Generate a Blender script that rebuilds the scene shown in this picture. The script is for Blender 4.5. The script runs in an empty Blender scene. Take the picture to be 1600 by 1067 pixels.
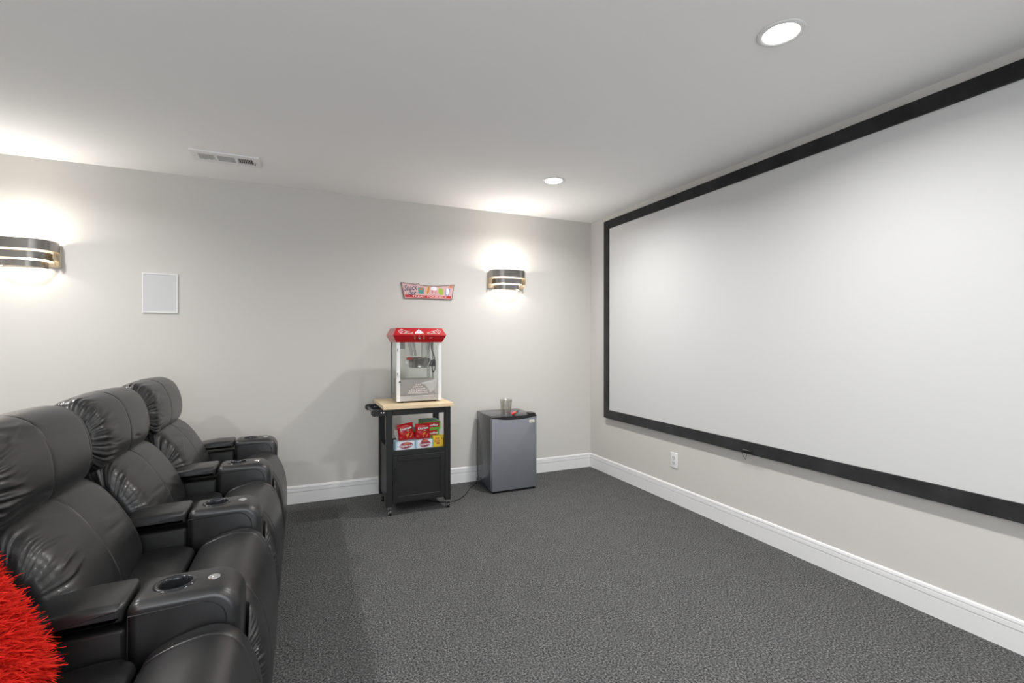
import bpy, bmesh, math, random
import numpy as np
from mathutils import Vector, Matrix

random.seed(7)
rng = np.random.default_rng(11)
S = bpy.context.scene
COL = S.collection

# ---------------------------------------------------------------- camera, world, exposure
CAM_H = 1.42
cd = bpy.data.cameras.new('camera')
cam = bpy.data.objects.new('camera', cd)
COL.objects.link(cam)
cd.sensor_width = 36.0
cd.lens = 742.7 / 1600 * 36.0
cd.clip_start = 0.02
cam.location = (0, 0, CAM_H)
cam.rotation_euler = (math.pi / 2 - 0.0026, 0, -0.41715)
S.camera = cam
S.view_settings.view_transform = 'Standard'
S.view_settings.look = 'None'
S.view_settings.exposure = 0.5
S.view_settings.gamma = 1.0
S.view_settings.use_curve_mapping = False
W = bpy.data.worlds.new('world')
S.world = W
W.use_nodes = True
W.node_tree.nodes['Background'].inputs[0].default_value = (0.93, 0.965, 1.0, 1)
W.node_tree.nodes['Background'].inputs[1].default_value = 3.7

XR, YB, XL, YF, HC = 2.984, 4.544, -2.95, -2.1, 2.74      # right, back, left, front wall planes, ceiling
DOWNLIGHT_W = 22.0
SCONCE_W = 5.0

# ---------------------------------------------------------------- materials
MATS = {}
def mat(name, col, rough=0.5, metal=0.0, spec=0.5, bump=0.0, bscale=200.0, var=0.0, vscale=5.0,
        stretch=None, coat=0.0, sheen=0.0, detail=2.0, emit=None):
    if name in MATS: return MATS[name]
    m = bpy.data.materials.new(name); MATS[name] = m
    m.use_nodes = True
    nt = m.node_tree; b = nt.nodes['Principled BSDF']
    b.inputs['Base Color'].default_value = (*col, 1)
    b.inputs['Roughness'].default_value = rough
    b.inputs['Metallic'].default_value = metal
    b.inputs['Specular IOR Level'].default_value = spec
    b.inputs['Coat Weight'].default_value = coat
    b.inputs['Sheen Weight'].default_value = sheen
    if emit:
        b.inputs['Emission Color'].default_value = (*emit[0], 1)
        b.inputs['Emission Strength'].default_value = emit[1]
    if bump or var:
        tc = nt.nodes.new('ShaderNodeTexCoord')
        mp = nt.nodes.new('ShaderNodeMapping')
        nt.links.new(tc.outputs['Object'], mp.inputs[0])
        if stretch: mp.inputs['Scale'].default_value = stretch
    if var:
        n = nt.nodes.new('ShaderNodeTexNoise'); n.inputs['Scale'].default_value = vscale
        n.inputs['Detail'].default_value = 4
        nt.links.new(mp.outputs[0], n.inputs['Vector'])
        r = nt.nodes.new('ShaderNodeValToRGB')
        r.color_ramp.elements[0].position = 0.3; r.color_ramp.elements[1].position = 0.7
        r.color_ramp.elements[0].color = (*[max(0, c * (1 - var)) for c in col], 1)
        r.color_ramp.elements[1].color = (*[min(1, c * (1 + var)) for c in col], 1)
        nt.links.new(n.outputs['Fac'], r.inputs[0]); nt.links.new(r.outputs[0], b.inputs['Base Color'])
    if bump:
        n2 = nt.nodes.new('ShaderNodeTexNoise'); n2.inputs['Scale'].default_value = bscale
        n2.inputs['Detail'].default_value = detail
        nt.links.new(mp.outputs[0], n2.inputs['Vector'])
        bp = nt.nodes.new('ShaderNodeBump'); bp.inputs['Strength'].default_value = bump
        bp.inputs['Distance'].default_value = 0.002
        nt.links.new(n2.outputs['Fac'], bp.inputs['Height']); nt.links.new(bp.outputs[0], b.inputs['Normal'])
    return m

def thin_glass(name, tint=(0.97, 0.985, 0.98), refl=0.10, rough=0.02, veil=0.0, veil_col=(0.8, 0.8, 0.8)):
    m = bpy.data.materials.new(name); MATS[name] = m; m.use_nodes = True
    nt = m.node_tree; nt.nodes.clear()
    o = nt.nodes.new('ShaderNodeOutputMaterial')
    t = nt.nodes.new('ShaderNodeBsdfTransparent'); t.inputs[0].default_value = (*tint, 1)
    g = nt.nodes.new('ShaderNodeBsdfGlossy'); g.inputs['Roughness'].default_value = rough
    mx = nt.nodes.new('ShaderNodeMixShader'); mx.inputs[0].default_value = refl
    nt.links.new(t.outputs[0], mx.inputs[1]); nt.links.new(g.outputs[0], mx.inputs[2])
    last = mx
    if veil:
        d = nt.nodes.new('ShaderNodeBsdfDiffuse'); d.inputs[0].default_value = (*veil_col, 1)
        m2 = nt.nodes.new('ShaderNodeMixShader'); m2.inputs[0].default_value = veil
        nt.links.new(mx.outputs[0], m2.inputs[1]); nt.links.new(d.outputs[0], m2.inputs[2]); last = m2
    nt.links.new(last.outputs[0], o.inputs[0])
    return m

def carpet_mat():
    m = bpy.data.materials.new('carpet'); m.use_nodes = True
    nt = m.node_tree; b = nt.nodes['Principled BSDF']
    tc = nt.nodes.new('ShaderNodeTexCoord')
    n1 = nt.nodes.new('ShaderNodeTexNoise'); n1.inputs['Scale'].default_value = 112; n1.inputs['Detail'].default_value = 4
    n1.inputs['Roughness'].default_value = 0.80
    n2 = nt.nodes.new('ShaderNodeTexNoise'); n2.inputs['Scale'].default_value = 7; n2.inputs['Detail'].default_value = 3
    nt.links.new(tc.outputs['Object'], n1.inputs['Vector']); nt.links.new(tc.outputs['Object'], n2.inputs['Vector'])
    r = nt.nodes.new('ShaderNodeValToRGB')
    e = r.color_ramp.elements
    e[0].position = 0.37; e[0].color = (0.019, 0.019, 0.0195, 1)
    e[1].position = 0.63; e[1].color = (0.25, 0.25, 0.253, 1)
    x = e.new(0.5); x.color = (0.084, 0.084, 0.0855, 1)
    nt.links.new(n1.outputs['Fac'], r.inputs[0])
    mx = nt.nodes.new('ShaderNodeMixRGB'); mx.blend_type = 'MULTIPLY'; mx.inputs[0].default_value = 0.25
    nt.links.new(r.outputs[0], mx.inputs[1]); nt.links.new(n2.outputs['Fac'], mx.inputs[2])
    nt.links.new(mx.outputs[0], b.inputs['Base Color'])
    b.inputs['Roughness'].default_value = 0.95; b.inputs['Specular IOR Level'].default_value = 0.1
    bp = nt.nodes.new('ShaderNodeBump'); bp.inputs['Strength'].default_value = 0.4; bp.inputs['Distance'].default_value = 0.003
    nt.links.new(n1.outputs['Fac'], bp.inputs['Height']); nt.links.new(bp.outputs[0], b.inputs['Normal'])
    return m

def wood_mat():
    m = bpy.data.materials.new('butcher_block'); m.use_nodes = True
    nt = m.node_tree; b = nt.nodes['Principled BSDF']
    tc = nt.nodes.new('ShaderNodeTexCoord')
    mp = nt.nodes.new('ShaderNodeMapping'); mp.inputs['Scale'].default_value = (3, 40, 40)
    nt.links.new(tc.outputs['Object'], mp.inputs[0])
    n = nt.nodes.new('ShaderNodeTexNoise'); n.inputs['Scale'].default_value = 3; n.inputs['Detail'].default_value = 6
    nt.links.new(mp.outputs[0], n.inputs['Vector'])
    r = nt.nodes.new('ShaderNodeValToRGB')
    r.color_ramp.elements[0].position = 0.3; r.color_ramp.elements[0].color = (0.56, 0.41, 0.235, 1)
    r.color_ramp.elements[1].position = 0.7; r.color_ramp.elements[1].color = (0.80, 0.65, 0.44, 1)
    nt.links.new(n.outputs['Fac'], r.inputs[0]); nt.links.new(r.outputs[0], b.inputs['Base Color'])
    b.inputs['Roughness'].default_value = 0.45
    return m

M_wall = mat('wall_paint', (0.573, 0.560, 0.534), 0.75, spec=0.25, bump=0.05, bscale=350)
M_ceil = mat('ceiling_paint', (0.88, 0.875, 0.865), 0.9, spec=0.1)
M_trim = mat('trim_white', (0.74, 0.74, 0.745), 0.35)
M_carpet = carpet_mat()
M_leather = mat('black_leather', (0.0125, 0.0125, 0.0135), 0.35, spec=0.6, coat=0.12, bump=0.12, bscale=420, var=0.12, vscale=9)
M_leather2 = mat('black_leather_side', (0.011, 0.011, 0.0115), 0.42, spec=0.4, bump=0.12, bscale=420)
M_thread = mat('black_piping', (0.010, 0.010, 0.011), 0.5)
M_blackplastic = mat('black_plastic', (0.012, 0.012, 0.013), 0.25)
M_cup = mat('cup_metal', (0.045, 0.047, 0.052), 0.16, metal=0.6)
M_chrome = mat('chrome', (0.80, 0.80, 0.80), 0.12, metal=1.0)
M_steel = mat('brushed_steel', (0.43, 0.415, 0.40), 0.36, metal=0.9, var=0.08, vscale=20, stretch=(1, 60, 60))
M_cartblack = mat('cart_black_paint', (0.0105, 0.0105, 0.0115), 0.45, spec=0.35)
M_wood = wood_mat()
M_velvet = mat('black_velvet', (0.022, 0.022, 0.023), 0.95, spec=0.1, sheen=0.15, var=0.35, vscale=6)
M_screen = mat('screen_white', (0.572, 0.574, 0.577), 0.85, spec=0.1)
M_fridge = mat('fridge_black', (0.070, 0.075, 0.084), 0.17, spec=0.7)
M_door = mat('fridge_door_steel', (0.25, 0.263, 0.295), 0.34, metal=0.55, var=0.05, vscale=30, stretch=(60, 1, 1))
M_red = mat('red_enamel', (0.43, 0.004, 0.009), 0.28, coat=0.25)
M_white = mat('white_enamel', (0.74, 0.74, 0.735), 0.35)
M_grille = mat('grille_white', (0.555, 0.56, 0.57), 0.6, bump=0.2, bscale=900)
M_vent = mat('vent_white', (0.80, 0.795, 0.785), 0.5)
M_dark = mat('duct_dark', (0.06, 0.06, 0.06), 0.8)
M_sconce = mat('sconce_nickel', (0.36, 0.345, 0.33), 0.22, metal=1.0)
M_sconcein = mat('sconce_inner', (0.62, 0.54, 0.43), 0.5)
def translucent(name, col):
    m = bpy.data.materials.new(name); MATS[name] = m; m.use_nodes = True
    nt = m.node_tree; b = nt.nodes['Principled BSDF']; b.inputs['Base Color'].default_value = (*col, 1); b.inputs['Roughness'].default_value = 0.5
    tr = nt.nodes.new('ShaderNodeBsdfTranslucent'); tr.inputs[0].default_value = (*col, 1)
    mx = nt.nodes.new('ShaderNodeMixShader'); mx.inputs[0].default_value = 0.6
    nt.links.new(b.outputs[0], mx.inputs[1]); nt.links.new(tr.outputs[0], mx.inputs[2])
    nt.links.new(mx.outputs[0], nt.nodes['Material Output'].inputs[0])
    return m
M_shade = translucent('sconce_side_shade', (0.80, 0.72, 0.58))
M_lens = mat('lamp_lens', (0.9, 0.9, 0.9), 0.4, emit=((1, 0.98, 0.95), 14.0))
M_bulb = mat('bulb', (0.9, 0.9, 0.9), 0.4, emit=((1, 0.84, 0.64), 2.2))
M_pane = thin_glass('clear_pane', refl=0.06)
M_kettle = mat('kettle_steel', (0.36, 0.35, 0.34), 0.22, metal=1.0)
M_frost = thin_glass('printed_acrylic', refl=0.10, rough=0.15, veil=0.22, veil_col=(0.50, 0.46, 0.45))
M_tumbler = thin_glass('tumbler_glass', tint=(0.90, 0.895, 0.875), refl=0.16, rough=0.05)
M_fur = mat('red_shag', (0.82, 0.030, 0.018), 0.8, spec=0.15, var=0.25, vscale=30)
M_furbase = mat('red_pillow_cloth', (0.35, 0.006, 0.006), 0.9)
def flat(name, col, rough=0.5, **k): return mat(name, col, rough, **k)

# ---------------------------------------------------------------- object helpers
def origin_of(p):
    o = Vector((0, 0, 0))
    while p is not None:
        o += p.location; p = p.parent
    return o

def link(name, me, m, parent=None, loc=None, smooth=None):
    o = bpy.data.objects.new(name, me)
    COL.objects.link(o)
    if m is not None:
        me.materials.clear(); me.materials.append(m)
    org = origin_of(parent) if parent is not None else (Vector(loc) if loc else Vector((0, 0, 0)))
    if org.length > 0: me.transform(Matrix.Translation(-org))
    if parent is not None: o.parent = parent
    elif loc: o.location = loc
    if smooth is not None:
        for p in me.polygons: p.use_smooth = True
        me.set_sharp_from_angle(angle=math.radians(smooth))
    return o

def tag(o, label, cat, group=None, kind=None):
    o['label'] = label
    if cat: o['category'] = cat
    if group: o['group'] = group
    if kind: o['kind'] = kind
    return o

def thing(name, label, cat, loc, group=None):
    o = bpy.data.objects.new(name, None); COL.objects.link(o)
    o.empty_display_size = 0.05
    o.location = loc
    return tag(o, label, cat, group)

def py(verts, faces):
    me = bpy.data.meshes.new('mesh'); me.from_pydata([tuple(map(float, v)) for v in verts], [], faces)
    me.update(); return me

def bm_mesh(bm):
    bmesh.ops.recalc_face_normals(bm, faces=bm.faces)
    me = bpy.data.meshes.new('mesh'); bm.to_mesh(me); bm.free(); return me

def box_bm(bm, x0, x1, y0, y1, z0, z1):
    vs = [bm.verts.new(c) for c in ((x0,y0,z0),(x1,y0,z0),(x1,y1,z0),(x0,y1,z0),(x0,y0,z1),(x1,y0,z1),(x1,y1,z1),(x0,y1,z1))]
    for f in ((0,3,2,1),(4,5,6,7),(0,1,5,4),(1,2,6,5),(2,3,7,6),(3,0,4,7)): bm.faces.new([vs[i] for i in f])
    return vs

def boxes(*bs, bevel=0.0, seg=2):
    bm = bmesh.new()
    for b in bs: box_bm(bm, *b)
    if bevel: bmesh.ops.bevel(bm, geom=list(bm.edges), offset=bevel, segments=seg, profile=0.5, affect='EDGES')
    return bm_mesh(bm)

def box(name, b, m, parent=None, bevel=0.0, seg=2, loc=None):
    return link(name, boxes(b, bevel=bevel, seg=seg), m, parent, loc, smooth=35 if bevel else None)

AX = {'y': lambda a, b, c: (a, c, b), 'x': lambda a, b, c: (c, a, b), 'z': lambda a, b, c: (a, b, c)}
def fillet(pts, radii, n=6):
    """round the corners of a polygon"""
    out = []; N = len(pts)
    for i, p in enumerate(pts):
        r = radii[i] if isinstance(radii, (list, tuple)) else radii
        p = np.array(p, float); a = np.array(pts[i-1], float); b = np.array(pts[(i+1) % N], float)
        if r <= 0: out.append(tuple(p)); continue
        u = (a-p)/np.linalg.norm(a-p); v = (b-p)/np.linalg.norm(b-p)
        ang = math.acos(np.clip(u @ v, -1, 1)); d = r/math.tan(ang/2)
        s, e = p+u*d, p+v*d
        bis = (u+v)/np.linalg.norm(u+v); c = p+bis*(r/math.sin(ang/2))
        a0 = math.atan2(*(s-c)[::-1]); a1 = math.atan2(*(e-c)[::-1])
        da = (a1-a0+math.pi) % (2*math.pi)-math.pi
        for k in range(n+1):
            t = a0+da*k/n; out.append((c[0]+r*math.cos(t), c[1]+r*math.sin(t)))
    return out

def inset(P, d):
    P = np.asarray(P, float)
    t = np.roll(P, -1, 0)-P; t /= np.maximum(np.linalg.norm(t, axis=1, keepdims=True), 1e-9)
    n = np.stack([-t[:, 1], t[:, 0]], 1)
    area = 0.5*np.sum(P[:, 0]*np.roll(P[:, 1], -1)-np.roll(P[:, 0], -1)*P[:, 1])
    if area < 0: n = -n
    m = n+np.roll(n, 1, 0); m /= np.maximum(np.linalg.norm(m, axis=1, keepdims=True), 1e-9)
    k = 1/np.maximum((m*n).sum(1, keepdims=True), 0.5)
    return P+m*k*d

def prism(outline, c0, c1, r=0.0, seg=3, axis='y'):
    """outline extruded from c0 to c1 along axis, its end rims rounded by r"""
    f = AX[axis]; rings = []
    if r > 0:
        for j in range(seg+1):
            a = j/seg*math.pi/2
            rings.append((r*(1-math.sin(a)), c0+r*(1-math.cos(a))))
        for j in range(seg, -1, -1):
            a = j/seg*math.pi/2
            rings.append((r*(1-math.sin(a)), c1-r*(1-math.cos(a))))
    else: rings = [(0, c0), (0, c1)]
    V = []; F = []; n = len(outline)
    for d, c in rings:
        for a, b in (inset(outline, d) if d > 1e-6 else outline): V.append(f(a, b, c))
    for k in range(len(rings)-1):
        for i in range(n):
            j = (i+1) % n; F.append((k*n+i, k*n+j, (k+1)*n+j, (k+1)*n+i))
    F.append(tuple(range(n-1, -1, -1))); F.append(tuple((len(rings)-1)*n+i for i in range(n)))
    me = py(V, F); bm = bmesh.new(); bm.from_mesh(me); bpy.data.meshes.remove(me)
    return bm_mesh(bm)

def lathe(profile, c, n=32, axis='z', closed=False):
    """profile = [(radius, height)] turned about an axis through c"""
    V = []; F = []; m = len(profile)
    for i in range(n):
        a = 2*math.pi*i/n; ca, sa = math.cos(a), math.sin(a)
        for r, h in profile:
            p = {'z': (r*ca, r*sa, h), 'y': (r*ca, h, r*sa), 'x': (h, r*ca, r*sa)}[axis]
            V.append((p[0]+c[0], p[1]+c[1], p[2]+c[2]))
    for i in range(n):
        j = (i+1) % n
        for k in range(m if closed else m-1):
            l = (k+1) % m
            F.append((i*m+k, j*m+k, j*m+l, i*m+l))
    me = py(V, F); bm = bmesh.new(); bm.from_mesh(me); bpy.data.meshes.remove(me)
    bmesh.ops.remove_doubles(bm, verts=bm.verts, dist=1e-6)
    return bm_mesh(bm)

def spline(P, n, closed=False):
    P = np.asarray(P, float); N = len(P); out = []
    segs = N if closed else N-1
    for i in range(segs):
        p = [P[(i+k) % N] if closed else P[min(max(i+k, 0), N-1)] for k in (-1, 0, 1, 2)]
        for t in np.linspace(0, 1, n, endpoint=False):
            out.append(0.5*((2*p[1])+(-p[0]+p[2])*t+(2*p[0]-5*p[1]+4*p[2]-p[3])*t*t+(-p[0]+3*p[1]-3*p[2]+p[3])*t**3))
    if not closed: out.append(P[-1])
    return np.array(out)

def tube(pts, r, n=8, closed=False, caps=True):
    P = [Vector(map(float, p)) for p in pts]; N = len(P); V = []; F = []
    up = None
    for i in range(N):
        a = P[i-1] if (closed or i > 0) else P[i]; b = P[(i+1) % N] if (closed or i < N-1) else P[i]
        t = (b-a).normalized()
        if up is None:
            up = t.orthogonal().normalized()
        up = (up-t*up.dot(t)).normalized(); w = t.cross(up)
        rr = r[i] if isinstance(r, (list, tuple, np.ndarray)) else r
        for k in range(n):
            q = 2*math.pi*k/n; V.append(P[i]+(up*math.cos(q)+w*math.sin(q))*rr)
    for i in range(N if closed else N-1):
        j = (i+1) % N
        for k in range(n):
            l = (k+1) % n; F.append((i*n+k, i*n+l, j*n+l, j*n+k))
    if caps and not closed:
        F.append(tuple(range(n-1, -1, -1))); F.append(tuple((N-1)*n+k for k in range(n)))
    return py(V, F)

def join(*mes):
    bm = bmesh.new()
    for m in mes: bm.from_mesh(m); bpy.data.meshes.remove(m)
    me = bpy.data.meshes.new('mesh'); bm.to_mesh(me); bm.free(); return me

def text_mesh(body, width, height, M, extrude=0.0004, shear=0.0, bold=0.0):
    cu = bpy.data.curves.new('text', 'FONT'); cu.body = body; cu.align_x = 'CENTER'; cu.align_y = 'CENTER'
    cu.size = 1.0; cu.shear = shear; cu.offset = bold; cu.resolution_u = 3; cu.space_line = 0.75
    o = bpy.data.objects.new('text', cu); COL.objects.link(o)
    dg = bpy.context.evaluated_depsgraph_get()
    me = bpy.data.meshes.new_from_object(o.evaluated_get(dg))
    bpy.data.objects.remove(o); bpy.data.curves.remove(cu)
    co = np.array([v.co[:] for v in me.vertices]); lo, hi = co.min(0), co.max(0); mid = (lo+hi)/2
    sx = width/(hi[0]-lo[0]); sy = height/(hi[1]-lo[1])
    me.transform(M @ Matrix.Diagonal((sx, sy, 1, 1)) @ Matrix.Translation((-mid[0], -mid[1], 0)))
    return me

def face_front(x, y, z, rotz=0.0, tilt=0.0, roll=0.0):
    """matrix that stands a flat print upright, facing -Y at (x, y, z)"""
    return Matrix.Translation((x, y, z)) @ Matrix.Rotation(rotz, 4, 'Z') @ Matrix.Rotation(math.pi/2+tilt, 4, 'X') @ Matrix.Rotation(roll, 4, 'Z')

def poly_print(pts, M):
    me = py([M @ Vector((x, y, 0)) for x, y in pts], [tuple(range(len(pts)))]); return me

def ellipse(cx, cy, rx, ry, n=20, rot=0):
    c, s = math.cos(rot), math.sin(rot)
    return [(cx+rx*math.cos(t)*c-ry*math.sin(t)*s, cy+rx*math.cos(t)*s+ry*math.sin(t)*c) for t in [2*math.pi*i/n for i in range(n)]]

def copy_tree(o, parent=None):
    c = o.copy(); COL.objects.link(c); c.parent = parent
    for ch in [k for k in bpy.data.objects if k.parent == o]: copy_tree(ch, c)
    return c

# ---------------------------------------------------------------- the room
def structure(name, me, m, label=None, smooth=None):
    o = link(name, me, m, smooth=smooth); o['kind'] = 'structure'
    if label: o['label'] = label
    return o
T = 0.12
structure('floor', boxes((XL-T, XR+T, YF-T, YB+T, -0.1, 0)), M_carpet, 'dark grey speckled loop carpet across the room')
structure('ceiling', boxes((XL-T, XR+T, YF-T, YB+T, HC, HC+0.1)), M_ceil, 'smooth white painted ceiling')
structure('wall_back', boxes((XL-T, XR+T, YB, YB+T, 0, HC)), M_wall, 'light greige wall behind the popcorn cart')
structure('wall_right', boxes((XR, XR+T, YF, YB, 0, HC)), M_wall, 'light greige wall behind the projection screen')
structure('wall_left', boxes((XL-T, XL, YF, YB, 0, HC)), M_wall, 'light greige wall behind the recliners')
structure('wall_front', boxes((XL-T, -1.9, YF-T, YF, 0, HC), (1.3, XR+T, YF-T, YF, 0, HC), (-1.9, 1.3, YF-T, YF, 2.2, HC)), M_wall, 'light greige wall with a wide opening added for fill light behind the camera')  # unseen opening added so soft world light fills the room
# baseboard cross-section: (distance from the wall, height)
bb = [(0, 0), (0.016, 0), (0.016, 0.0985), (0.0065, 0.0995), (0.0065, 0.1045), (0.0150, 0.1055), (0.0140, 0.1275), (0.0045, 0.1285), (0.0045, 0.1330), (0.0115, 0.1345), (0.0085, 0.147), (0.004, 0.152), (0, 0.152)]
structure('baseboard_back', prism([(YB-d, z) for d, z in bb], XL, XR, axis='x'), M_trim, 'white moulded baseboard along the wall behind the cart')
structure('baseboard_right', prism([(XR-d, z) for d, z in bb], YF, YB-0.0001, axis='y'), M_trim, 'white moulded baseboard below the projection screen')
structure('baseboard_left', prism([(XL+d, z) for d, z in bb], YF, YB, axis='y'), M_trim)
structure('baseboard_front', join(prism([(YF+d, z) for d, z in bb], XL, -1.9, axis='x'), prism([(YF+d, z) for d, z in bb], 1.3, XR, axis='x')), M_trim)

# ---------------------------------------------------------------- projection screen
def build_screen():
    y0, y1, z0, z1, fw = 0.61, 4.232, 0.60, 2.677, 0.088
    xf, xb = 2.942, 2.978
    t = thing('projection_screen', 'huge white fixed projection screen in a black velvet frame on the right wall', 'screen', (2.98, (y0+y1)/2, z0))
    iy0, iy1, iz0, iz1 = y0+fw, y1-fw, z0+fw, z1-fw
    def bar(q):      # mitred bar, quad in (y, z)
        return prism(q, xf, xb, r=0.004, seg=2, axis='x')
    for q, lab in (([(y0, z1), (y1, z1), (iy1, iz1), (iy0, iz1)], None), ([(y0, z0), (iy0, iz0), (iy1, iz0), (y1, z0)], None),
                   ([(y1, z0), (iy1, iz0), (iy1, iz1), (y1, z1)], None), ([(y0, z0), (y0, z1), (iy0, iz1), (iy0, iz0)], None)):
        link('frame_bar', bar(q), M_velvet, t)
    box('screen_surface', (xf+0.012, xf+0.018, iy0-0.01, iy1+0.01, iz0-0.01, iz1+0.01), M_screen, t)
    # small black sensor clipped to the bottom bar
    s = thing('cable_clip', 'small black clip with a thin wire loop on the screen frame bottom', 'clip', (xf-0.004, 2.437, 0.61))
    link('clip_body', prism(fillet([(2.402, 0.606), (2.474, 0.606), (2.474, 0.630), (2.402, 0.630)], 0.006), xf-0.016, xf-0.0005, r=0.003, axis='x'), M_blackplastic, s, smooth=40)
    link('clip_edge', tube([(xf-0.016, 2.472, 0.630), (xf-0.017, 2.404, 0.630)], 0.0018), M_chrome, s)
    link('wire_loop', tube(spline([(xf-0.010, 2.478, 0.62), (xf-0.012, 2.480, 0.60), (xf-0.012, 2.468, 0.575), (xf-0.012, 2.452, 0.562), (xf-0.010, 2.447, 0.585), (xf-0.010, 2.445, 0.607)], 6), 0.0016), M_blackplastic, s)
    link('wire', tube(spline([(xf-0.006, 2.430, 0.631), (xf-0.004, 2.429, 0.655), (xf-0.004, 2.418, 0.672), (xf-0.004, 2.404, 0.676)], 6), 0.0012), M_blackplastic, s)
build_screen()

# ---------------------------------------------------------------- downlights and other ceiling things
def build_downlight(x, y, label, inview=True):
    t = thing('recessed_downlight', label, 'downlight', (x, y, HC-0.008), 'round recessed downlights in the ceiling')
    link('trim_ring', lathe([(0.094, HC-0.0005), (0.094, HC-0.004), (0.088, HC-0.008), (0.076, HC-0.007), (0.070, HC-0.004), (0.070, HC-0.0005)], (x, y, 0), 48, closed=True), M_white, t, smooth=50)
    link('lens', lathe([(0.0, HC-0.0045), (0.0695, HC-0.004), (0.0695, HC-0.0008), (0.0, HC-0.0008)], (x, y, 0), 48), M_lens, t)
    ld = bpy.data.lights.new('downlight_lamp', 'AREA'); ld.shape = 'DISK'; ld.size = 0.13
    ld.energy = DOWNLIGHT_W; ld.color = (1.0, 0.985, 0.96); ld.spread = math.radians(158)
    lo = bpy.data.objects.new('downlight_lamp', ld); COL.objects.link(lo); lo.parent = t
    lo.location = (0, 0, -0.002)
for x, y, lab in ((1.885, 1.402, 'round recessed downlight in the ceiling nearer the camera'), (1.907, 3.455, 'round recessed downlight in the ceiling near the back wall corner'),
                  (1.9, -0.66, 'round recessed downlight above and behind the camera by the screen'), (-1.9, -0.66, 'round recessed downlight behind the camera on the recliner side'),
                  (-1.9, 1.40, 'round recessed downlight above the space behind the near recliners'), (-1.9, 3.45, 'round recessed downlight above the space behind the far recliner')):
    build_downlight(x, y, lab)

def build_vent():
    x0, x1, y0, y1 = -0.708, -0.279, 3.878, 4.090
    t = thing('ceiling_vent', 'white rectangular ceiling air register with three louvre sections', 'vent', ((x0+x1)/2, (y0+y1)/2, HC-0.010))
    zb, zt = HC-0.012, HC-0.0005
    ix = [(x0+0.042, x0+0.142), (x0+0.160, x0+0.270), (x0+0.288, x0+0.388)]
    iy0, iy1 = y0+0.052, y1-0.046
    box('back_plate', (x0+0.03, x1-0.03, iy0-0.01, iy1+0.01, HC-0.002, HC-0.0005), M_dark, t)  # dark sheet stands in for the shade of the duct behind the slats
    bars = [(x0, x1, y0, iy0, zb, zt), (x0, x1, iy1, y1, zb, zt), (x0, ix[0][0], iy0, iy1, zb, zt), (ix[0][1], ix[1][0], iy0, iy1, zb, zt), (ix[1][1], ix[2][0], iy0, iy1, zb, zt), (ix[2][1], x1, iy0, iy1, zb, zt)]
    link('frame', boxes(*bars), M_vent, t)
    me = None
    for sec, sl in ((0, 1), (2, -1)):
        a, b = ix[sec]; n = 8; p = (b-a)/n
        for k in range(n):
            xc = a+(k+0.5)*p
            q = [(xc-0.0040*sl, zb-0.0005), (xc-0.0022*sl, zb-0.0010), (xc+0.0034*sl, zt-0.002), (xc+0.0018*sl, zt-0.0015)]
            link('slat', prism(q, iy0, iy1, axis='y'), M_vent, t)
    a, b = ix[1]; n = 7; p = (iy1-iy0)/n
    for k in range(n):
        yc = iy0+(k+0.5)*p
        q = [(yc-0.008, zb), (yc-0.006, zb-0.001), (yc+0.008, zt-0.002), (yc+0.006, zt-0.001)]
        link('slat', prism(q, a, b, axis='x'), M_vent, t)
    for xx in (x0+0.02, x1-0.02): link('screw', lathe([(0, zb-0.002), (0.003, zb-0.0015), (0.0038, zb)], (xx, (y0+y1)/2, 0), 10), M_steel, t)
    link('damper_lever', boxes((x1-0.035, x1-0.031, iy1-0.055, iy1-0.02, zb-0.008, zb)), M_dark, t)
build_vent()

# ---------------------------------------------------------------- things on the walls
def build_speaker():
    x0, x1, z0, z1 = -1.128, -0.899, 1.635, 1.945
    t = thing('wall_speaker', 'flush rectangular white speaker grille on the back wall', 'speaker', ((x0+x1)/2, YB, z0))
    w = 0.008
    bm = [(x0, x1, YB-0.010, YB-0.0005, z0, z0+w), (x0, x1, YB-0.010, YB-0.0005, z1-w, z1), (x0, x0+w, YB-0.010, YB-0.0005, z0+w, z1-w), (x1-w, x1, YB-0.010, YB-0.0005, z0+w, z1-w)]
    link('frame', boxes(*bm), M_trim, t)
    box('grille', (x0+w, x1-w, YB-0.007, YB-0.0005, z0+w, z1-w), M_grille, t)
build_speaker()

def build_outlet():
    yc, zc = 3.226, 0.371
    t = thing('wall_outlet', 'white duplex power outlet low on the wall under the screen', 'outlet', (XR, yc, zc-0.066))
    link('cover_plate', prism(fillet([(yc-0.044, zc-0.066), (yc+0.044, zc-0.066), (yc+0.044, zc+0.066), (yc-0.044, zc+0.066)], 0.004, 3), XR-0.007, XR-0.0005, r=0.003, axis='x'), M_white, t, smooth=40)
    for dz in (0.024, -0.024):
        r = link('receptacle', prism(fillet([(yc-0.017, zc+dz-0.015), (yc+0.017, zc+dz-0.015), (yc+0.017, zc+dz+0.015), (yc-0.017, zc+dz+0.015)], 0.010, 4), XR-0.0095, XR-0.006, axis='x'), M_grille, t)
        link('slot', boxes(*[(XR-0.0098, XR-0.0090, yc+s-0.0015, yc+s+0.0015, zc+dz-0.004, zc+dz+0.007) for s in (-0.007, 0.007)]), M_dark, r)
    link('screw', lathe([(0, -0.0085), (0.003, -0.008), (0.0035, -0.006)], (XR, yc, zc), 10, axis='x'), M_steel, t)
build_outlet()

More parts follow.
